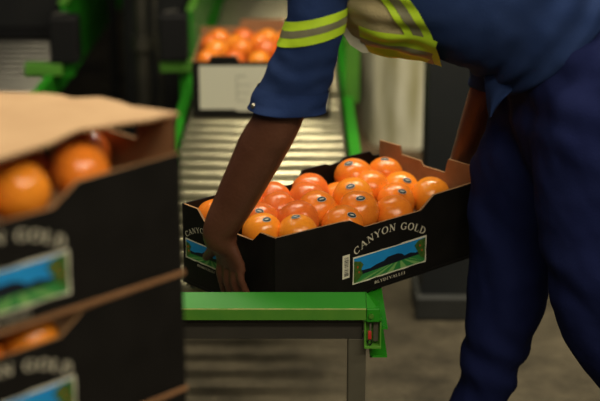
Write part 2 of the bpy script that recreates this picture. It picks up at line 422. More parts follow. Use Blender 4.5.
for i, (x, y, z, r) in enumerate(FR):
    k = [0, 1, 1, 0, 1, 1, 1, 2, 1, 2, 0, 0, 2, 0, 0, 2, 0, 0, 2, 0, 0, 0, 1][i] + 3 * (i % 2)
    r *= 1.05; co = BOX_O + RZ @ V((x * .985, y * .96, z - .009))
    place_orange(co, r * 1.0, k, rnd, 'LBL%d' % i, GRP_MAIN)
bpy.context.view_layer.update()
main_oranges = sorted([o for o in COL.objects if o.get('group') == GRP_MAIN], key=lambda o: int(o['label'][3:]))
for i, o in enumerate(main_oranges):
    if i in STICK:
        d = V((rnd.uniform(-.45, .45), rnd.uniform(-.75, -.2), rnd.uniform(.7, 1.0)))
        inv = o.rotation_euler.to_matrix().inverted()
        add_sticker(o, inv @ d, inv @ V((rnd.uniform(-.3, .3), .3, 1)))

# ------------------------------------------------------------------ near roller conveyor
ROLL_Z, RR = .580, .0225
conv = empty('roller_conveyor', (-.095, 2.56, 0), 0, 'green framed roller conveyor running away from the person towards the white labelled carton', 'conveyor')
def cl(x, y, z): return (x + .095, y - 2.56, z)
def cpart(name, fn, label=None, smooth=False):
    b = MB(); fn(b); o = b.build(name, conv, smooth)
    if label: o['label'] = label
    return o
XL, XR = -.34, .128
for x in (XL - .018, XR + .012):
    b = MB()
    # C-channel rail
    y0, y1 = 2.575, 7.6
    zc, hz, w, t = .545, .064, .034, .004
    b.box(cl(x, (y0 + y1) / 2, zc), (t, y1 - y0, hz), 'green'); b.box(cl(x + (.015 if x > 0 else -.015), (y0 + y1) / 2, zc + hz / 2 - t / 2), (w, y1 - y0, t), 'green')
    b.box(cl(x + (.015 if x > 0 else -.015), (y0 + y1) / 2, zc - hz / 2 + t / 2), (w, y1 - y0, t), 'green')
    b.build('side_rail', conv)
y = 2.655
first = None
while y < 6.6:
    b = None
    if first is None:
        b = MB(); b.tube([(XL - .012, 0, 0), (XL, 0, 0)], .006, 'frame_grey', 8)
        b.tube([(XL, 0, 0), (XL + .004, 0, 0), (XR - .004, 0, 0), (XR, 0, 0)], [RR - .003, RR, RR, RR - .003], 'steel', 28)
        b.tube([(XR, 0, 0), (XR + .008, 0, 0)], .006, 'frame_grey', 8)
        o = first = b.build('roller', conv, True); r0 = o
    else:
        o = r0.copy(); COL.objects.link(o)
    o.location = cl(0, y, ROLL_Z - RR)
    y += .0925
# end stop: sloped bright face, lip below it
def end_stop(b):
    prof = [(2.583, .648), (2.553, .626), (2.5522, .6236), (2.550, .603), (2.554, .603), (2.557, .623), (2.586, .644)]
    xs = (-.375, .128)
    rows = [[cl(x, a, c) for a, c in prof] for x in xs]
    k = len(prof)
    for i in range(k):
        j = (i + 1) % k
        b.face([rows[0][i], rows[1][i], rows[1][j], rows[0][j]], 'edge_highlight' if i == 1 else 'green_lip' if i == 2 else 'green')
    b.face(rows[0], 'green'); b.face(rows[1][::-1], 'green')
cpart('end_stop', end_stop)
cpart('end_bracket', lambda b: (b.box(cl(.142, 2.575, .612), (.026, .05, .028), 'green', .002), b.face([cl(.129, 2.583, .648), cl(.129, 2.552, .626), cl(.155, 2.552, .618), cl(.155, 2.583, .626)], 'green'),
      b.tube([cl(.138, 2.551, .612), cl(.138, 2.545, .612)], .005, 'green_lip', 8)))
cpart('cross_beam', lambda b: b.box(cl(-.122, 2.585, .576), (.49, .024, .046), 'frame_dark', .002), 'dark beam under the green end stop')
cpart('leg', lambda b: (b.box(cl(.112, 2.592, .28), (.036, .036, .55), 'frame_grey', .003), b.box(cl(.112, 2.592, .004), (.09, .09, .008), 'frame_grey')))
cpart('leg', lambda b: (b.box(cl(-.325, 2.592, .28), (.036, .036, .55), 'frame_grey', .003), b.box(cl(-.325, 2.592, .004), (.09, .09, .008), 'frame_grey')))
for yy in (4.6, 6.4):
    for xx in (-.33, .135):
        cpart('leg', lambda b: (b.box(cl(xx, yy, .238), (.036, .036, .476), 'frame_grey', .003), b.box(cl(xx, yy, .004), (.09, .09, .008), 'frame_grey')))
# hanging sensor bracket at the corner
sb = empty('x', (0, 0, 0)); bpy.data.objects.remove(sb)
def sens(b):
    b.box(cl(.152 - .010, 2.574, .573), (.030, .003, .064), 'green_lime', .0005)
    for x in (.137, .167): b.box(cl(x - .010, 2.566, .573), (.003, .018, .064), 'green_lime', .0005)
    b.box(cl(.152 - .010, 2.565, .543), (.033, .022, .005), 'green_lime', .0005); b.box(cl(.152 - .010, 2.565, .603), (.036, .026, .006), 'green', .0005)
br = cpart('sensor_bracket', sens)
b = MB(); b.box(cl(.158 - .010, 2.566, .574), (.010, .008, .042), 'frame_grey', .001); b.tube([cl(.147 - .010, 2.560, .592), cl(.147 - .010, 2.560, .556)], .0022, 'silver', 8); b.build('sensor', br)
b = MB(); b.box(cl(.146 - .010, 2.558, .568), (.007, .006, .016), 'red', .001); b.build('red_latch', br)
b = MB(); b.tube([cl(.146 + .004 * math.cos(t) - .010, 2.558, .553 + .006 * math.sin(t)) for t in [k * .6 for k in range(11)]], .0014, 'black_plastic', 6); b.build('hook', br)
# side guides further along
cpart('side_guide', lambda b: (b.box(cl(-.385, 6.2, .69), (.012, 2.5, .2), 'green', .002), b.box(cl(-.385, 6.2, .79), (.03, 2.5, .012), 'green_lime', .002)))
cpart('guide_post', lambda b: (b.box(cl(.172, 4.55, .66), (.045, .03, .21), 'green_lime', .003), b.box(cl(.172, 4.56, .76), (.05, .05, .012), 'green_lime', .002)), 'lime green upright plate on the right rail')
cpart('bracket_plate', lambda b: (b.box(cl(-.43, 4.90, .605), (.12, .05, .04), 'green_lime', .003), b.box(cl(-.40, 4.92, .52), (.05, .03, .16), 'green', .003)), 'lime green bracket on the left rail')

def control_box(loc, label, s):
    o = empty('control_box', loc, 0, label, 'control box', 'black boxes on the green brackets')
    b = MB(); b.box((0, 0, .095 * s), (.115 * s, .09, .19 * s), 'black_plastic', .008); b.build('housing', o)
    b = MB(); b.box((0, -.02, .193 * s), (.09 * s, .05, .008), 'black_plastic', .002); b.tube([(-.035 * s, -.035, .20 * s), (.02 * s, -.03, .206 * s)], .006, 'pipe', 8); b.build('cable_gland', o)
    return o
control_box((-.44, 4.90, .626), 'black control box on the bracket nearer the white labelled carton', .86)

# ------------------------------------------------------------------ second roller conveyor on the left
conv2 = empty('roller_conveyor', (-1.25, 4.4, 0), 0, 'second roller conveyor in the dark left background behind the stacked cartons', 'conveyor')
def dl(x, y, z): return (x + 1.25, y - 4.4, z)
for x in (-1.66, -.872):
    b = MB(); b.box(dl(x, 6.0, .54), (.03, 3.2, .09), 'green', .003); b.build('side_rail', conv2)
y = 4.46; r1 = None
while y < 7.2:
    if r1 is None:
        b = MB(); b.tube([(-1.645, 0, 0), (-1.640, 0, 0), (-.90, 0, 0), (-.888, 0, 0)], [RR - .003, RR, RR, RR - .003], 'steel_shaded', 20)
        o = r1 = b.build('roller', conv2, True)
    else: o = r1.copy(); COL.objects.link(o)
    o.location = dl(0, y, ROLL_Z - RR); y += .0925
for (xx, yy) in ((-1.66, 4.6), (-.872, 4.6), (-1.66, 7.2), (-.872, 7.2)):
    b = MB(); b.box(dl(xx, yy, .248), (.036, .036, .495), 'frame_grey', .003); b.box(dl(xx, yy, .004), (.09, .09, .008), 'frame_grey'); b.build('leg', conv2)
b = MB(); b.box(dl(-.86, 6.35, .69), (.012, 2.5, .2), 'green', .002); b.box(dl(-.86, 6.35, .79), (.03, 2.5, .012), 'green_lime', .002); b.build('side_guide', conv2)
b = MB(); b.box(dl(-.89, 4.84, .605), (.13, .05, .04), 'green_lime', .003); b.build('bracket_plate', conv2)
control_box((-.815, 4.86, .626), 'black control box on the far left bracket above the cardboard flap', .86)
b = MB(); b.box(dl(-.815, 4.875, .60), (.05, .04, .05), 'green'); b.build('bracket_arm', conv2)

# dark housing added to keep the gap between the conveyors dark; pipe
mh = empty('dark_housing', (-.555, 5.7, 0), 0, 'dark housing added to darken the gap between the two roller conveyors', 'machine')
b = MB(); b.box((0, 0, .60), (.24, .7, 1.2), 'machine_dark', .01); b.build('cabinet', mh)
b = MB(); b.box((0, -.358, .62), (.19, .012, .9), 'machine_dark', .003); b.tube([(.07, -.366, .70), (.07, -.366, .60)], .008, 'frame_dark', 8); b.build('access_door', mh)
tn = empty('dark_housing', (-1.31, 5.5, 0), 0, 'black machine hood over the far left roller conveyor', 'machine')
b = MB(); b.box((0, .35, 1.15), (.74, .7, 1.06), 'machine_dark', .01); b.build('hood', tn)
for sx in (-.49, .49):
    b = MB(); b.box((sx * .88, .67, 1.15), (.12, .03, .06), 'machine_dark', .003); b.box((sx, .67, .84), (.03, .06, 1.68), 'machine_dark', .004); b.build('side_leg', tn)
b = MB(); b.box((0, .01, .605), (.70, .008, .04), 'black_plastic'); b.build('strip_curtain', tn)
pp = empty('standing_pipe', (-.575, 5.1, 0), 0, 'grey brown upright pipe in front of the added dark housing', 'pipe')
b = MB(); b.tube([(0, 0, 0), (0, 0, 2.6)], .026, 'pipe', 14); b.build('pipe_tube', pp, True)
for z in (.62, .84): 
    b = MB(); b.tube([(0, 0, z), (0, 0, z + .05)], .038, 'pipe', 14); b.box((.05, 0, z + .02), (.07, .03, .025), 'pipe', .003); b.build('pipe_clamp', pp, True)
b = MB(); b.tube([(.05, -.02, .0 + .3), (.07, -.03, .5), (.05, -.035, .7), (.055, -.03, .95), (.03, -.03, 1.3)], .009, 'pipe', 8); b.build('cable', pp, True)

# ------------------------------------------------------------------ far carton with white label
FX0, FX1, FY0, FD, FH = -.330, .094, 4.24, .42, .1745
fc = empty('fruit_carton', ((FX0 + FX1) / 2, FY0 + FD / 2, .5815), 0, 'dark carton with a large white end label on the far rollers', 'carton')
fw = FX1 - FX0
o_ = [(0, 0), (fw, 0), (fw, FH), (fw * .34, FH), (fw * .32, FH + .018), (fw * .14, FH + .018), (fw * .12, FH), (0, FH)]
fp = panel('front_panel', o_, (-fw / 2, -FD / 2, 0), (1, 0, 0), (0, 0, 1), (0, -1, 0), fc)
b = MB(); og, ud, vd, nd = (-fw / 2, -FD / 2, 0), (1, 0, 0), (0, 0, 1), (0, -1, 0)
decal(b, [(.022, .026), (fw * .30, .026), (fw * .33, .020), (fw * .62, .020), (fw * .65, .026), (fw - .012, .026), (fw - .012, FH - .012), (.022, FH - .012)], og, ud, vd, nd, 'white_label', .0006)
for (a0, c0, a1, c1) in ((.135, .128, .165, .132), (.135, .10, .18, .103), (.135, .076, .175, .079), (.135, .052, .165, .055), (.135, .052, .138, .13), (.19, .06, .22, .063), (.205, .09, .24, .094)):
    decal(b, [(a0, c0), (a1, c0), (a1, c1), (a0, c1)], og, ud, vd, nd, 'grey_ink', .0009)
tag(b.build('white_label', fp, weld=False), 'large white label with faint grey print')
bo = [(0, 0), (fw, 0), (fw, FH + .03), (fw * .7, FH + .03), (fw * .68, FH + .055), (fw * .34, FH + .055), (fw * .32, FH + .02), (0, FH + .02)]
panel('back_panel', bo, (fw / 2, FD / 2, 0), (-1, 0, 0), (0, 0, 1), (0, 1, 0), fc)
D2 = FD - 2 * TH - .0006
panel('end_panel', [(0, 0), (D2, 0), (D2, FH), (0, FH)], (-fw / 2, D2 / 2, 0), (0, -1, 0), (0, 0, 1), (-1, 0, 0), fc)
panel('end_panel', [(0, 0), (D2, 0), (D2, FH), (0, FH)], (fw / 2, -D2 / 2, 0), (0, 1, 0), (0, 0, 1), (1, 0, 0), fc)
b = MB(); b.box((0, 0, .05), (fw - 2 * TH - .002, D2 - .002, .09), 'kraft'); b.build('base_pad', fc)
GRP_FAR = 'oranges in the far carton'
FO = fc.location
cols = [-.155, -.077, 0, .077, .155]
fruit_far = []
for r_ in range(5):
    for c_ in range(5):
        if c_ == 2 and r_ == 0 and False: continue
        fruit_far.append((cols[c_] + (.012 if r_ % 2 else -.008), -.155 + r_ * .0775, .165 + (.018 if r_ in (1, 2, 3) else 0) + rnd.uniform(-.006, .006), r_, c_))
for (x, y_, z, r_, c_) in fruit_far:
    rown = ['front', 'second', 'middle', 'fourth', 'rearmost'][r_]; coln = ['leftmost', 'second from left', 'middle', 'second from right', 'rightmost'][c_]
    place_orange(FO + V((x, y_, z)), .0378, (r_ * 2 + c_) % 6, rnd, '%s orange of the %s row in the far white labelled carton' % (coln, rown), GRP_FAR)

# ------------------------------------------------------------------ stacked cartons in the foreground
FGY = .7983
fgC = V((-.1623, 1.8452, 0)); ex = V((math.cos(FGY), math.sin(FGY), 0)); ey = V((-math.sin(FGY), math.cos(FGY), 0))
fgO = fgC - ex * (CL / 2) + ey * (CW / 2)
top_z = 1.1356 - CH
gs = 'black cartons stacked in the foreground'
fg_top = make_carton('topmost black carton of the blurred stack, under a tan cardboard flap', (fgO.x, fgO.y, top_z), FGY, .05, gs, .072)
fg_mid = make_carton('second black carton from the top of the blurred stack', (fgO.x, fgO.y, top_z - CH - .001), FGY, 0, gs, .072)
fg_low = make_carton('third black carton of the blurred stack, at the bottom frame edge', (fgO.x, fgO.y, top_z - 2 * CH - .002), FGY, 0, gs, .072)
# folded flap across the rear of the top carton
zf = 1.1356 + .052
def flat(px, py):
    d = at(px, py, 1.0) - CAM; return CAM + d * ((zf - CAM_H) / d.z)
outl = [(179, 112.5), (150, 119), (128, 122), (96, 127), (80, 129), (70, 133), (52, 142), (30, 149), (0, 158), (-60, 176), (-140, 150), (-120, 92), (-40, 90), (0, 92), (45, 93), (62, 95), (72, 98), (100, 97), (118, 101), (132, 106), (150, 108)]
inv = fg_top.matrix_world
Tm = Matrix.Translation(fg_top.location) @ Matrix.Rotation(FGY, 4, 'Z'); Ti = Tm.inverted()
b = MB(); pts = [Ti @ flat(*p) for p in outl]; lo = [p - V((0, 0, .004)) for p in pts]
b.face(pts, 'kraft_light'); b.face(lo[::-1], 'kraft_light')
for k in range(len(pts)):
    j = (k + 1) % len(pts); b.face([pts[k], pts[j], lo[j], lo[k]], 'kraft_edge')
tag(b.build('cardboard_flap', fg_top), 'tan unprinted cardboard flap')
st = empty('stack_stand', (fgO.x, fgO.y, 0), FGY, 'grey steel stand carrying the blurred stack of cartons', 'stand')
zt = top_z - 2 * CH - .002
b = MB(); b.box((0, 0, zt - .012), (CL + .04, CW + .04, .022), 'frame_grey', .003); b.build('platform', st)
for sx in (-1, 1):
    for sy in (-1, 1):
        b = MB(); b.box((sx * CL * .45, sy * CW * .42, (zt - .023) / 2), (.035, .035, zt - .023), 'frame_grey', .003); b.build('leg', st)
GRP_FG = 'oranges in the blurred stack'
def fgp(s, d, z): return fgC - ex * s + ey * d + V((0, 0, z))
k_ = 0
for (s, d, z, r, lb) in ((.117, .068, 1.120, .041, 'large orange in the topmost blurred carton at the right end of its notch'),
                         (.226, .053, 1.120, .041, 'pale orange in the notch of the topmost blurred carton near the left frame edge'),
                         (.050, .150, 1.113, .040, 'shaded orange at the right end of the topmost carton under the tan flap tip'),
                         (.150, .150, 1.105, .040, 'shaded orange under the tan flap behind the two bright ones'),
                         (.314, .053, 1.112, .041, 'orange just outside the left frame edge in the topmost carton')):
    place_orange(fgp(s, d, z), r, [0, 2, 1, 4, 3][k_], rnd, lb, GRP_FG); k_ += 1
for (s, d, z, r, lb) in ((.224, .055, .912, .041, 'orange showing through the notch of the second blurred carton'),
                         (.312, .055, .912, .041, 'orange left of the one in the notch of the second blurred carton')):
    place_orange(fgp(s, d, z), r, k_ % 3, rnd, lb, GRP_FG); k_ += 1

# ------------------------------------------------------------------ column
co = empty('steel_column', (.455, 4.13, 0), 0, 'dark grey square column with a stepped base behind the lifted carton', 'column')
b = MB(); b.box((0, 0, 1.55), (.158, .16, 3.0), 'column', .004); b.build('shaft', co)
b = MB(); b.box((-.005, -.01, .0375), (.195, .22, .075), 'column_base', .006); b.build('base_plate', co)
b = MB(); 
rows = [[V((-.085, -.09, .075)), V((.082, -.09, .075)), V((.082, .09, .075)), V((-.085, .09, .075))], [V((-.079, -.082, .22)), V((.079, -.082, .22)), V((.079, .082, .22)), V((-.079, .082, .22))]]
b.grid(rows, 'column', cv=True); b.build('base_collar', co)

# ------------------------------------------------------------------ film wrapped pallet load
pw = empty('wrapped_pallet_load', (.72, 5.9, 0), 0, 'pale plastic wrapped pallet load behind the dark column', 'pallet load')
b = MB()
def film(i, j, n, m):
    a = i / n * 2 * math.pi; z = .14 + 1.5 * j / m
    p = 6; cx, sx = math.cos(a), math.sin(a)
    r = (abs(cx) ** p + abs(sx) ** p) ** (-1 / p)
    x, y_ = .455 * r * cx, .44 * r * sx
    d = .022 * noise.noise(V((a * 9, z * 1.3, 3))) + .016 * noise.noise(V((a * 26 + z * 2.2, z * 1.1, 8))) - .02 * abs(noise.noise(V((a * 5 - z * 1.5, z * 2, 1))))
    return V((x * (1 + d * 1.8), y_ * (1 + d * 1.8), z))
n, m_ = 220, 40
b.grid([[film(i, j, n, m_) for i in range(n)] for j in range(m_ + 1)], 'film', cv=True)
b.face([film(i, m_, n, m_) for i in range(n)], 'film')
tag(b.build('stretch_film', pw, 'all'), 'pale yellowish plastic film in vertical folds')
b = MB()
for k in range(7): b.box((-.45 + k * .15, 0, .128), (.10, .96, .02), 'skid')
for yy in (-.42, 0, .42): b.box((0, yy, .109), (1.0, .1, .018), 'skid')
for xx in (-.44, 0, .44):
    for yy in (-.42, 0, .42): b.box((xx, yy, .058), (.1, .1, .084), 'skid')
    b.box((xx, 0, .008), (.1, .96, .016), 'skid')
b.build('pallet', pw)

# ------------------------------------------------------------------ person
per = empty('person', (.62, 2.78, 0), 0, 'person in navy workwear and a reflective vest bending to lift the carton of oranges', 'person')
PT = per.location
def L_(p): return V(p) - PT
A_ = V((-.0482, 2.5924, 0)) - V((math.sin(BOX_YAW), -math.cos(BOX_YAW), 0)) * .3
e1 = V((math.sin(BOX_YAW), -math.cos(BOX_YAW), 0)); e2 = V((math.cos(BOX_YAW), math.sin(BOX_YAW), 0))
def face_l(u, n, z): return A_ + e1 * u - e2 * n + V((0, 0, z))
Cc = V((-.0482, 2.5924, 0)) + e2 * CL
def face_r(u, n, z): return Cc - e1 * u + e2 * n + V((0, 0, z))

def smooth_path(pts, rad, k=6):
    P, Q = [], []
    n = len(pts)
    for i in range(n - 1):
        p0, p1, p2, p3 = (V(pts[max(i - 1, 0)]), V(pts[i]), V(pts[i + 1]), V(pts[min(i + 2, n - 1)]))
        for j in range(k):
            t = j / k
            P.append(.5 * ((2 * p1) + (p2 - p0) * t + (2 * p0 - 5 * p1 + 4 * p2 - p3) * t * t + (3 * p1 - p0 - 3 * p2 + p3) * t ** 3))
            a, c = rad[i], rad[i + 1]
            if not isinstance(a, tuple): a = (a, a)
            if not isinstance(c, tuple): c = (c, c)
            Q.append((a[0] + (c[0] - a[0]) * t, a[1] + (c[1] - a[1]) * t))
    P.append(V(pts[-1])); a = rad[-1]; Q.append(a if isinstance(a, tuple) else (a, a))
    return P, Q
def limb(b, pts, rad, m, seg=18):
    P, Q = smooth_path(pts, rad)
    b.tube(P, Q, m, seg)
    b.ball(P[0], min(Q[0]) * .98, m, 14); b.ball(P[-1], min(Q[-1]) * .98, m, 14)

def hand(b, F, wr, kn, fingers, thumb):
    """palm from wrist to knuckle row + four finger chains + thumb; F(u, n, z) places a point against the carton end."""
    rows = []
    for t in [i / 8 for i in range(9)]:
        c = [wr[0] + (kn[0] - wr[0]) * t, wr[1] + (kn[1] - wr[1]) * t, wr[2] + (kn[2] - wr[2]) * t]
        hw = .029 + .014 * math.sin(min(1, t * 1.15) * 1.57); hn = .021 - .007 * t
        rows.append([F(c[0] + hw * math.cos(a), c[1] + hn * math.sin(a), c[2]) for a in [2 * math.pi * j / 20 for j in range(20)]])
    b.grid([[L_(p) for p in r] for r in rows], 'skin', cv=True); b.face([L_(p) for p in rows[0]][::-1], 'skin'); b.face([L_(p) for p in rows[-1]], 'skin')
    for ch, r0 in fingers:
        P = [L_(F(*p)) for p in ch]
        limb(b, P, [r0 * 1.08, r0 * 1.02, r0 * .98, r0 * .9, r0 * .72], 'skin', 14)
        for q in (1, 2): b.ball(P[q], r0 * (1.1 if q == 1 else 1.04), 'skin', 12)
    P = [L_(F(*p)) for p in thumb]
    limb(b, P, [.016, .0135, .0115, .009], 'skin', 14)

body = MB()
elbL, shL = at(283, 106, 2.605), at(336, -40, 2.64)
wrL = face_l(.196, .054, .757)
midL = elbL.lerp(wrL, .33)
limb(body, [L_(shL), L_(elbL), L_(midL), L_(elbL.lerp(wrL, .72)), L_(wrL), L_(face_l(.196, .046, .728))], [.042, .046, .048, .041, (.034, .029), (.032, .025)], 'skin')
def fing(u0, z0, u1, ln):
    return [(u0, .027, z0), (u0 + (u1 - u0) * .3, .029, z0 - ln * .38), (u0 + (u1 - u0) * .6, .021, z0 - ln * .68), (u1, .014, z0 - ln * .90), (u1 + .001, .010, z0 - ln)]
hand(body, lambda u, n, z: face_l(u + .060, n, z), (.130, .046, .745), (.137, .026, .676),
     [(fing(.106, .690, .094, .086), .0092), (fing(.127, .684, .121, .092), .0096), (fing(.148, .684, .147, .090), .0092), (fing(.167, .690, .172, .078), .0082)],
     [(.110, .038, .730), (.090, .030, .708), (.060, .019, .684), (.034, .012, .664)])
# right arm, on the far end of the carton
elbR, shR = at(503, 52, 3.02), at(375, -40, 2.95)
wrR = face_r(.095, .050, .742)
limb(body, [L_(shR), L_(elbR), L_(elbR.lerp(wrR, .35)), L_(elbR.lerp(wrR, .72)), L_(wrR), L_(face_r(.10, .042, .712))], [.055, .047, .042, .034, (.029, .027), (.029, .024)], 'skin')
hand(body, face_r, (.10, .044, .73), (.105, .026, .662),
     [(fing(.076, .674, .064, .080), .0092), (fing(.096, .668, .090, .086), .0096), (fing(.117, .668, .116, .084), .0092), (fing(.137, .674, .142, .072), .0082)][::-1],
     [(.122, .038, .715), (.142, .030, .694), (.160, .020, .674), (.172, .013, .658)])
# trunk, neck and head (the head is bent down, above the picture)
YM = 2.78
def pair(a, c, y=YM): return at(*a, y), at(*c, y)
TOR = [((503, 90), (612, -8), .176), ((482, 74), (565, -58), .180), ((452, 62), (502, -82), .18), ((415, 47), (432, -92), .185), ((375, 41), (370, -96), .19), ((347, 26), (322, -86), .165), ((326, -6), (304, -70), .09)]
rows = []
for (bt, tp, rs) in TOR:
    p, q = pair(bt, tp); c = (p + q) / 2; v = (p - q) / 2
    rows.append([L_(c + v * .86 * math.cos(a) + V((0, -1, 0)) * rs * .86 * math.sin(a)) for a in [2 * math.pi * j / 24 for j in range(24)]])
body.grid(rows, 'skin', cv=True); body.face(rows[0][::-1], 'skin'); body.face(rows[-1], 'skin')
nk, hd = at(312, -40, YM), at(262, -82, YM)
limb(body, [L_(nk), L_(nk.lerp(hd, .6))], [.062, .056], 'skin')
rh = Matrix.Rotation(R(-62), 3, 'Y')
body.ball(L_(hd), (.098, .078, .118), 'skin', 24, rh)
fdir = rh @ V((-1, 0, 0)); udir = rh @ V((0, 0, 1))
body.ball(L_(hd + fdir * .072 - udir * .055), (.045, .050, .045), 'skin', 16, rh)
body.ball(L_(hd + fdir * .103 - udir * .012), (.020, .014, .024), 'skin', 12, rh)
for sy in (-1, 1):
    body.ball(L_(hd + V((0, sy * .078, 0)) + fdir * -.005), (.018, .009, .03), 'skin', 12, rh)
    body.ball(L_(hd + V((0, sy * .03, 0)) + fdir * .088 + udir * .02), (.012, .018, .009), 'skin', 12, rh)
body.ball(L_(hd + fdir * .098 - udir * .055), (.012, .024, .010), 'skin', 12, rh)
bo_ = body.build('body', per); bake(bo_, .0042, 5)
tag(bo_, 'bare dark brown forearms and hands')
h = MB(); h.ball(L_(hd - fdir * .012 + udir * .014), (.100, .083, .116), 'hair', 24, rh); hr = h.build('hair', per, 'all')
for v in list(hr.data.vertices): pass
bm = bmesh.new(); bm.from_mesh(hr.data)
bmesh.ops.bisect_plane(bm, geom=bm.verts[:] + bm.edges[:] + bm.faces[:], plane_co=L_(hd + fdir * .03 - udir * .02), plane_no=(fdir * .8 - udir * .6), clear_outer=True)
bm.to_mesh(hr.data); bm.free()

# surfaces given by rings: each ring = centre, half-axis v (phi = 0), half-axis u (phi = 90 degrees, towards the camera)
class Surf:
    def __init__(s, rings): s.r = rings
    def at(s, t, ph):
        n = len(s.r); t = min(max(t, 0), n - 1 - 1e-6); i = int(t); f = t - i
        def cr(k):
            p0, p1, p2, p3 = (V(s.r[max(i - 1, 0)][k]), V(s.r[i][k]), V(s.r[i + 1][k]), V(s.r[min(i + 2, n - 1)][k]))
            return .5 * ((2 * p1) + (p2 - p0) * f + (2 * p0 - 5 * p1 + 4 * p2 - p3) * f * f + (3 * p1 - p0 - 3 * p2 + p3) * f ** 3)
        c, v, u = cr(0), cr(1), cr(2)
        d = v * math.cos(ph) + u * math.sin(ph)
        return c, d
    def pt(s, t, ph, off=0., wr=None):
        c, d = s.at(t, ph); L = d.length
        w = wr(t, ph, c + d) if wr else 0
        return c + d * ((L + off + w) / L)
def patch_grid(b, S, t0, t1, p0, p1, nt, np_, m, off=0., wr=None, closed=False, tf=None):
    rows = []
    for i in range(nt + 1):
        row = []
        for j in range(np_ if closed else np_ + 1):
            ph = p0 + (p1 - p0) * j / np_
            a, c = (t0, t1) if tf is None else tf(ph)
            row.append(L_(S.pt(a + (c - a) * i / nt, ph, off, wr)))
        rows.append(row)
    b.grid(rows, m, cv=closed)
    return rows
def ring(a, c, rd, y): 
    p, q = at(*a, y), at(*c, y)
    return ((p + q) / 2, (p - q) / 2, V((0, -rd, 0)))
torso = Surf([ring(a, c, rd, YM) for a, c, rd in TOR])
def wr_t(t, ph, p):
    w = .010 * noise.fractal(V((p.x * 7, p.y * 7, p.z * 9)), 1.0, 2.0, 3)
    w += .007 * math.sin(t * 9 + 5 * noise.noise(p * 5)) * max(0, 1 - abs(t - .9) / 1.1)      # folds near the hem
    return w
PI2 = 2 * math.pi
jk = MB()
# trunk of the jacket, hem turned in
patch_grid(jk, torso, 0, 6, 0, PI2, 90, 96, 'jacket', .004, wr_t, True)
patch_grid(jk, torso, 0, .35, 0, PI2, 4, 96, 'jacket', -.006, wr_t, True)
jr = [[L_(torso.pt(0, PI2 * j / 96, o_f, wr_t)) for j in range(96)] for o_f in (.004, -.006)]
jk.grid(jr, 'jacket', cv=True)
# near sleeve
slv = Surf([ring((392, -8), (305, -78), .085, 2.66), ring((352, -2), (289, -16), .068, 2.63), ring((345, 24), (285, 20), .062, 2.615), ring((338, 54), (276, 48), .061, 2.612), ring((331, 82), (263, 76), .061, 2.612), ring((322, 111), (250, 107), .064, 2.612)])
def wr_s(t, ph, p):
    w = .0035 * noise.fractal(V((p.x * 12, p.y * 12, p.z * 16)), 1.0, 2.0, 3)
    w += .0016 * math.sin(t * 8 + ph * 1.2 + 4 * noise.noise(p * 9)) * max(0, min(1, (t - 2.6)))
    return w
patch_grid(jk, slv, 0, 4.32, 0, PI2, 60, 64, 'jacket', 0, wr_s, True)
# far sleeve
slr = Surf([ring((392, 20), (330, -90), .085, 2.92), ring((440, 40), (420, -60), .07, 2.98), ring((480, 55), (495, -20), .065, 3.01), ring((470, 66), (528, 56), .055, 3.03), ring((470, 86), (513, 92), .048, 3.04)])
patch_grid(jk, slr, 0, 4, 0, PI2, 44, 48, 'jacket', 0, wr_s, True)
jk.grid([[L_(slr.pt(4, PI2 * j / 48, o_f, wr_s)) for j in range(48)] for o_f in (0, -.008)], 'jacket', cv=True)
patch_grid(jk, slr, 3.3, 4, 0, PI2, 6, 48, 'jacket', -.008, wr_s, True)
jo = jk.build('jacket', per, 'all')
# loose front corner of the jacket hanging at the hip
jt = MB(); rws = [[(484, 62), (494, 66), (505, 70), (518, 72)], [(484, 80), (493, 82), (504, 84), (516, 84)], [(486, 97), (492, 96), (500, 95), (511, 93)], [(487, 110), (491, 108), (495, 104), (503, 98)], [(489, 119), (490, 118), (492, 116), (494, 112)]]
g = [[at(*p, 2.70 - .03 * j / 3 + .012 * math.sin(2.2 * j + i * .8)) for j, p in enumerate(r)] for i, r in enumerate(rws)]
jt.grid([[L_(p) for p in r] for r in g], 'jacket'); jt.grid([[L_(p + V((.002, .006, 0))) for p in r] for r in g], 'jacket')
jto = jt.build('jacket_corner', jo, 'all')
md = jto.modifiers.new('sub', 'SUBSURF'); md.levels = 2; md.render_levels = 2
# cuff of the near sleeve
cf = MB()
wr_c = lambda t, ph, p: wr_s(t, ph, p) + .003 + (.004 * max(0, (t - 4.7) / .3) * (1 + .8 * math.sin(3 * ph + 1)))
patch_grid(cf, slv, 4.28, 5, 0, PI2, 14, 64, 'cuff', 0, wr_c, True)
cf.grid([[L_(slv.pt(5, PI2 * j / 64, o_f, wr_c)) for j in range(64)] for o_f in (0, -.006)], 'cuff', cv=True)
patch_grid(cf, slv, 4.4, 5, 0, PI2, 8, 64, 'cuff', -.007, wr_c, True)
cfo = cf.build('cuff', jo, 'all')
sn = MB(); c_, d_ = slv.at(4.75, R(150)); sn.ball(L_(c_ + d_ * 1.10), .0055, 'button', 12); sn.build('snap_button', cfo, 'all')
def band(S, t0, t1, m, wr, off, parent, tf=None, p0=0, p1=PI2, closed=True, label=None, nt=8, npp=96):
    b = MB(); patch_grid(b, S, t0, t1, p0, p1, nt, npp, m, off, wr, closed, tf)
    o = b.build('reflective_band', parent, 'all')
    if label: o['label'] = label
    return o
tilt = lambda a, c: (lambda ph: (a - .14 - .32 * math.cos(ph), c - .14 - .32 * math.cos(ph)))
band(slv, 0, 0, 'lime', wr_s, .0022, jo, tilt(1.82, 2.12), label='lime stripe round the sleeve')
band(slv, 0, 0, 'reflect', wr_s, .0026, jo, tilt(2.12, 2.38), label='grey reflective stripe round the sleeve')
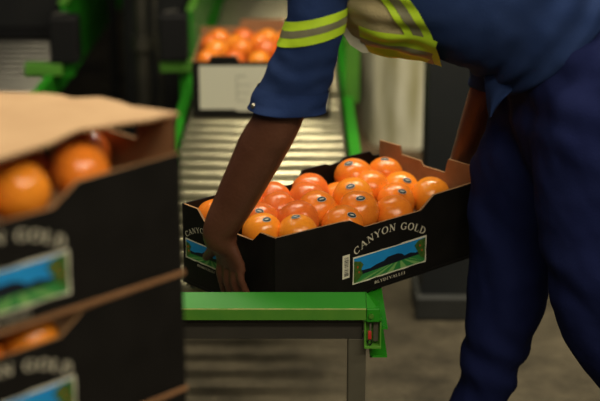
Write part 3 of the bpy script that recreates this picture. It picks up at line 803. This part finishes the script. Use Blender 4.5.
band(slv, 0, 0, 'lime', wr_s, .0022, jo, tilt(2.38, 2.70), label='lime stripe round the sleeve')
# vest over the chest
hem = lambda ph: 2.30 + 1.2 * (1 - math.cos(ph)) / 1.0
def wr_v(t, ph, p): return wr_t(t, ph, p) + .004 * math.sin(ph * 22 + 3 * noise.noise(p * 8)) * max(0, math.sin((t - 2.6) * 1.4)) + .004 * noise.noise(p * 22)
vb = MB(); patch_grid(vb, torso, 0, 0, 0, PI2, 50, 160, 'vest', .014, wr_v, True, lambda ph: (min(hem(ph), 4.6) + .02, 5.45))
vo = vb.build('vest', per, 'all')
for a, c, m, lb in ((.0, .20, 'lime', 'lime edge tape of the vest'), (.20, .42, 'reflect', 'grey reflective tape of the vest'), (.42, .60, 'lime', 'lime inner tape of the vest')):
    band(torso, 0, 0, m, wr_v, .018 if m == 'lime' else .0195, vo, lambda ph, a=a, c=c: (min(hem(ph), 4.4) + a, min(hem(ph), 4.4) + c), label=lb, npp=160)
for p0, p1, m, lb in ((43, 57, 'lime', 'lime tape along the vest front'), (33, 43, 'reflect', 'grey reflective tape along the vest front'), (6, 33, 'lime', 'lime tape on the vest front edge')):
    band(torso, 2.75, 4.55, m, wr_v, .0205, vo, None, R(p0), R(p1), False, lb, 30, 8)
fl = MB()
fpts = [[(342, 22), (350, 24), (358, 27)], [(343, 34), (352, 36), (361, 38)], [(350, 45), (358, 47), (366, 48)], [(361, 52), (364, 53), (369, 53)]]
g = [[at(*p, 2.66 + .008 * math.sin(i * 1.3 + j)) for j, p in enumerate(r)] for i, r in enumerate(fpts)]
fl.grid([[L_(p) for p in r] for r in g], 'vest_pale'); fl.grid([[L_(p + V((.001, .004, 0))) for p in r] for r in g], 'vest_pale')
tag(fl.build('vest_flap', vo, 'all'), 'pale hanging corner of the vest lining')

# trousers
tr = MB()
PEL = [((508, 80), (588, -14), .172), ((512, 122), (625, 8), .194), ((530, 175), (648, 50), .185), ((560, 205), (660, 110), .16)]
rows = []
for (bt, tp, rs) in PEL:
    p, q = at(*bt, YM), at(*tp, YM); c = (p + q) / 2; v = (p - q) / 2
    rows.append([L_(c + v * math.cos(a) + V((0, -1, 0)) * rs * math.sin(a)) for a in [PI2 * j / 28 for j in range(28)]])
tr.grid(rows, 'trouser', cv=True); tr.face(rows[0][::-1], 'trouser'); tr.face(rows[-1], 'trouser')
nearl = [at(594, 90, 2.69), at(596, 150, 2.66), at(600, 215, 2.645), at(605, 275, 2.64), at(620, 325, 2.64), at(656, 395, 2.64), at(678, 470, 2.64), at(694, 515, 2.64)]
farl = [at(556, 95, 2.87), at(530, 150, 2.88), at(517, 200, 2.88), at(512, 260, 2.87), at(504, 315, 2.85), at(490, 365, 2.85), at(471, 420, 2.85), at(456, 470, 2.85), at(450, 487, 2.85)]
limb(tr, [L_(p) for p in nearl], [.125, .128, .122, .117, .108, .090, .078, .074], 'trouser', 28)
limb(tr, [L_(p) for p in farl], [.11, .108, .100, .090, .077, .070, .064, .062, .062], 'trouser', 28)
to = tr.build('trousers', per)
def wr_tr(p, n):
    w = .015 * noise.fractal(V((p.x * 7 + p.z * 3, p.y * 6, p.z * 5)), 1.0, 2.0, 4)
    w += .005 * math.sin(p.z * 42 + p.x * 30 + 6 * noise.noise(p * 5))
    return w * .8
bake(to, .009, 8, wr_tr)
def boot(ank, yaw, label):
    o = MB(); f = V((-math.cos(yaw), -math.sin(yaw), 0)); s = V((-f.y, f.x, 0))
    base = V((ank.x, ank.y, 0)); rows = []
    for t, hw, ht in ((-.075, .028, .06), (-.06, .036, .10), (-.02, .040, .13), (.03, .041, .11), (.08, .046, .075), (.13, .050, .055), (.17, .046, .045), (.195, .025, .03)):
        c = base + f * t
        rows.append([L_(c + s * hw * math.cos(a) + V((0, 0, .024 + max(0, ht * (.5 + .5 * math.sin(a)))))) for a in [PI2 * j / 20 for j in range(20)]])
    o.grid(rows, 'boot', cv=True); o.face(rows[0][::-1], 'boot'); o.face(rows[-1], 'boot')
    o.tube([L_(base + V((0, 0, .10))), L_(base + V((0, 0, .17)))], [.05, .052], 'boot', 20)
    bb = o.build('boot', per, True)
    so = MB(); ol = [(-.08, .03), (-.06, .04), (0, .042), (.08, .05), (.13, .053), (.18, .045), (.205, .02)]
    up = [base + f * t + s * w for t, w in ol] + [base + f * t - s * w for t, w in ol[::-1]]
    so.face([L_(p + V((0, 0, .028))) for p in up], 'sole'); so.face([L_(p + V((0, 0, .0))) for p in up][::-1], 'sole')
    k = len(up)
    for i in range(k): so.face([L_(up[i]), L_(up[(i + 1) % k]), L_(up[(i + 1) % k] + V((0, 0, .028))), L_(up[i] + V((0, 0, .028)))], 'sole')
    so.build('sole', bb)
boot(nearl[-1], R(20), 'b'); boot(farl[-1], R(-15), 'b')

# ------------------------------------------------------------------ labels of the oranges in the lifted carton
ML = ['orange at the back edge of the lifted carton, nearest the rear notch', 'reddish orange at the back edge left of the centre of the lifted carton', 'reddish orange in front of the back edge one, right of the forearm',
      'large orange in the middle of the left half of the lifted heap', 'reddish orange touching the right side of the forearm', 'small reddish orange at the back edge touching the forearm', 'stickered orange at the left end beside the forearm, upper of two', 'stickered orange over the low left board edge, lower of two',
      'orange just behind the one at the front corner of the lifted carton', 'pale orange at the front corner of the lifted carton right of the wrist', 'front row orange above the barcode side of the notch', 'orange half hidden behind the centre one at the back', 'pale stickered orange in the centre of the lifted heap',
      'large stickered orange in the centre just behind the front row', 'rearmost orange of the right hand column beside the tabbed end board', 'pale orange second from the back in the right hand column', 'third orange from the back in the right hand column', 'front orange of the right hand column above the arched lettering',
      'lone large orange at the right end of the lifted carton', 'orange in the left corner of the carton left of the forearm', 'orange low between the left heap and the centre ones', 'orange between the centre one and the right hand column', 'orange at the back edge mostly hidden by the forearm']
for o, l in zip(main_oranges, ML): o['label'] = l
for k in range(6):
    if not used[k]:
        for ch in list(protos[k].children): bpy.data.objects.remove(ch)
        bpy.data.objects.remove(protos[k])

# ------------------------------------------------------------------ light
def lamp(loc, power, sx, sy, col=(1, .89, .68), aim=None):
    l = bpy.data.lights.new('ceiling_and_fill_lamp', 'AREA'); l.shape = 'RECTANGLE'; l.size = sx; l.size_y = sy; l.energy = power; l.color = col
    o = bpy.data.objects.new('ceiling_and_fill_lamp', l); COL.objects.link(o); o.location = loc
    if aim is not None: o.rotation_euler = (V(aim) - V(loc)).to_track_quat('-Z', 'Y').to_euler()
    return o
for lx, ly, pw_ in ((-.7, 1.9, 6), (-.2, 2.7, 28), (.4, 3.4, 28), (-.7, 4.0, 16), (1.0, 3.9, 46), (-.6, .1, 18), (.5, .0, 26), (1.5, .3, 42), (2.4, 1.3, 22), (1.1, -1.1, 34)):  # front lamps and the one toward the film are added fill
    lamp((lx, ly, 3.1), pw_, 1.8, .09)
w = bpy.data.worlds.new('hall'); sc.world = w; w.use_nodes = True
w.node_tree.nodes['Background'].inputs['Color'].default_value = (.75, .85, 1, 1)
w.node_tree.nodes['Background'].inputs['Strength'].default_value = .03
sc.view_settings.view_transform = 'Standard'; sc.view_settings.look = 'None'
sc.view_settings.exposure = 0; sc.view_settings.gamma = 1
sc.view_settings.use_curve_mapping = False
sc.cycles.use_denoising = True
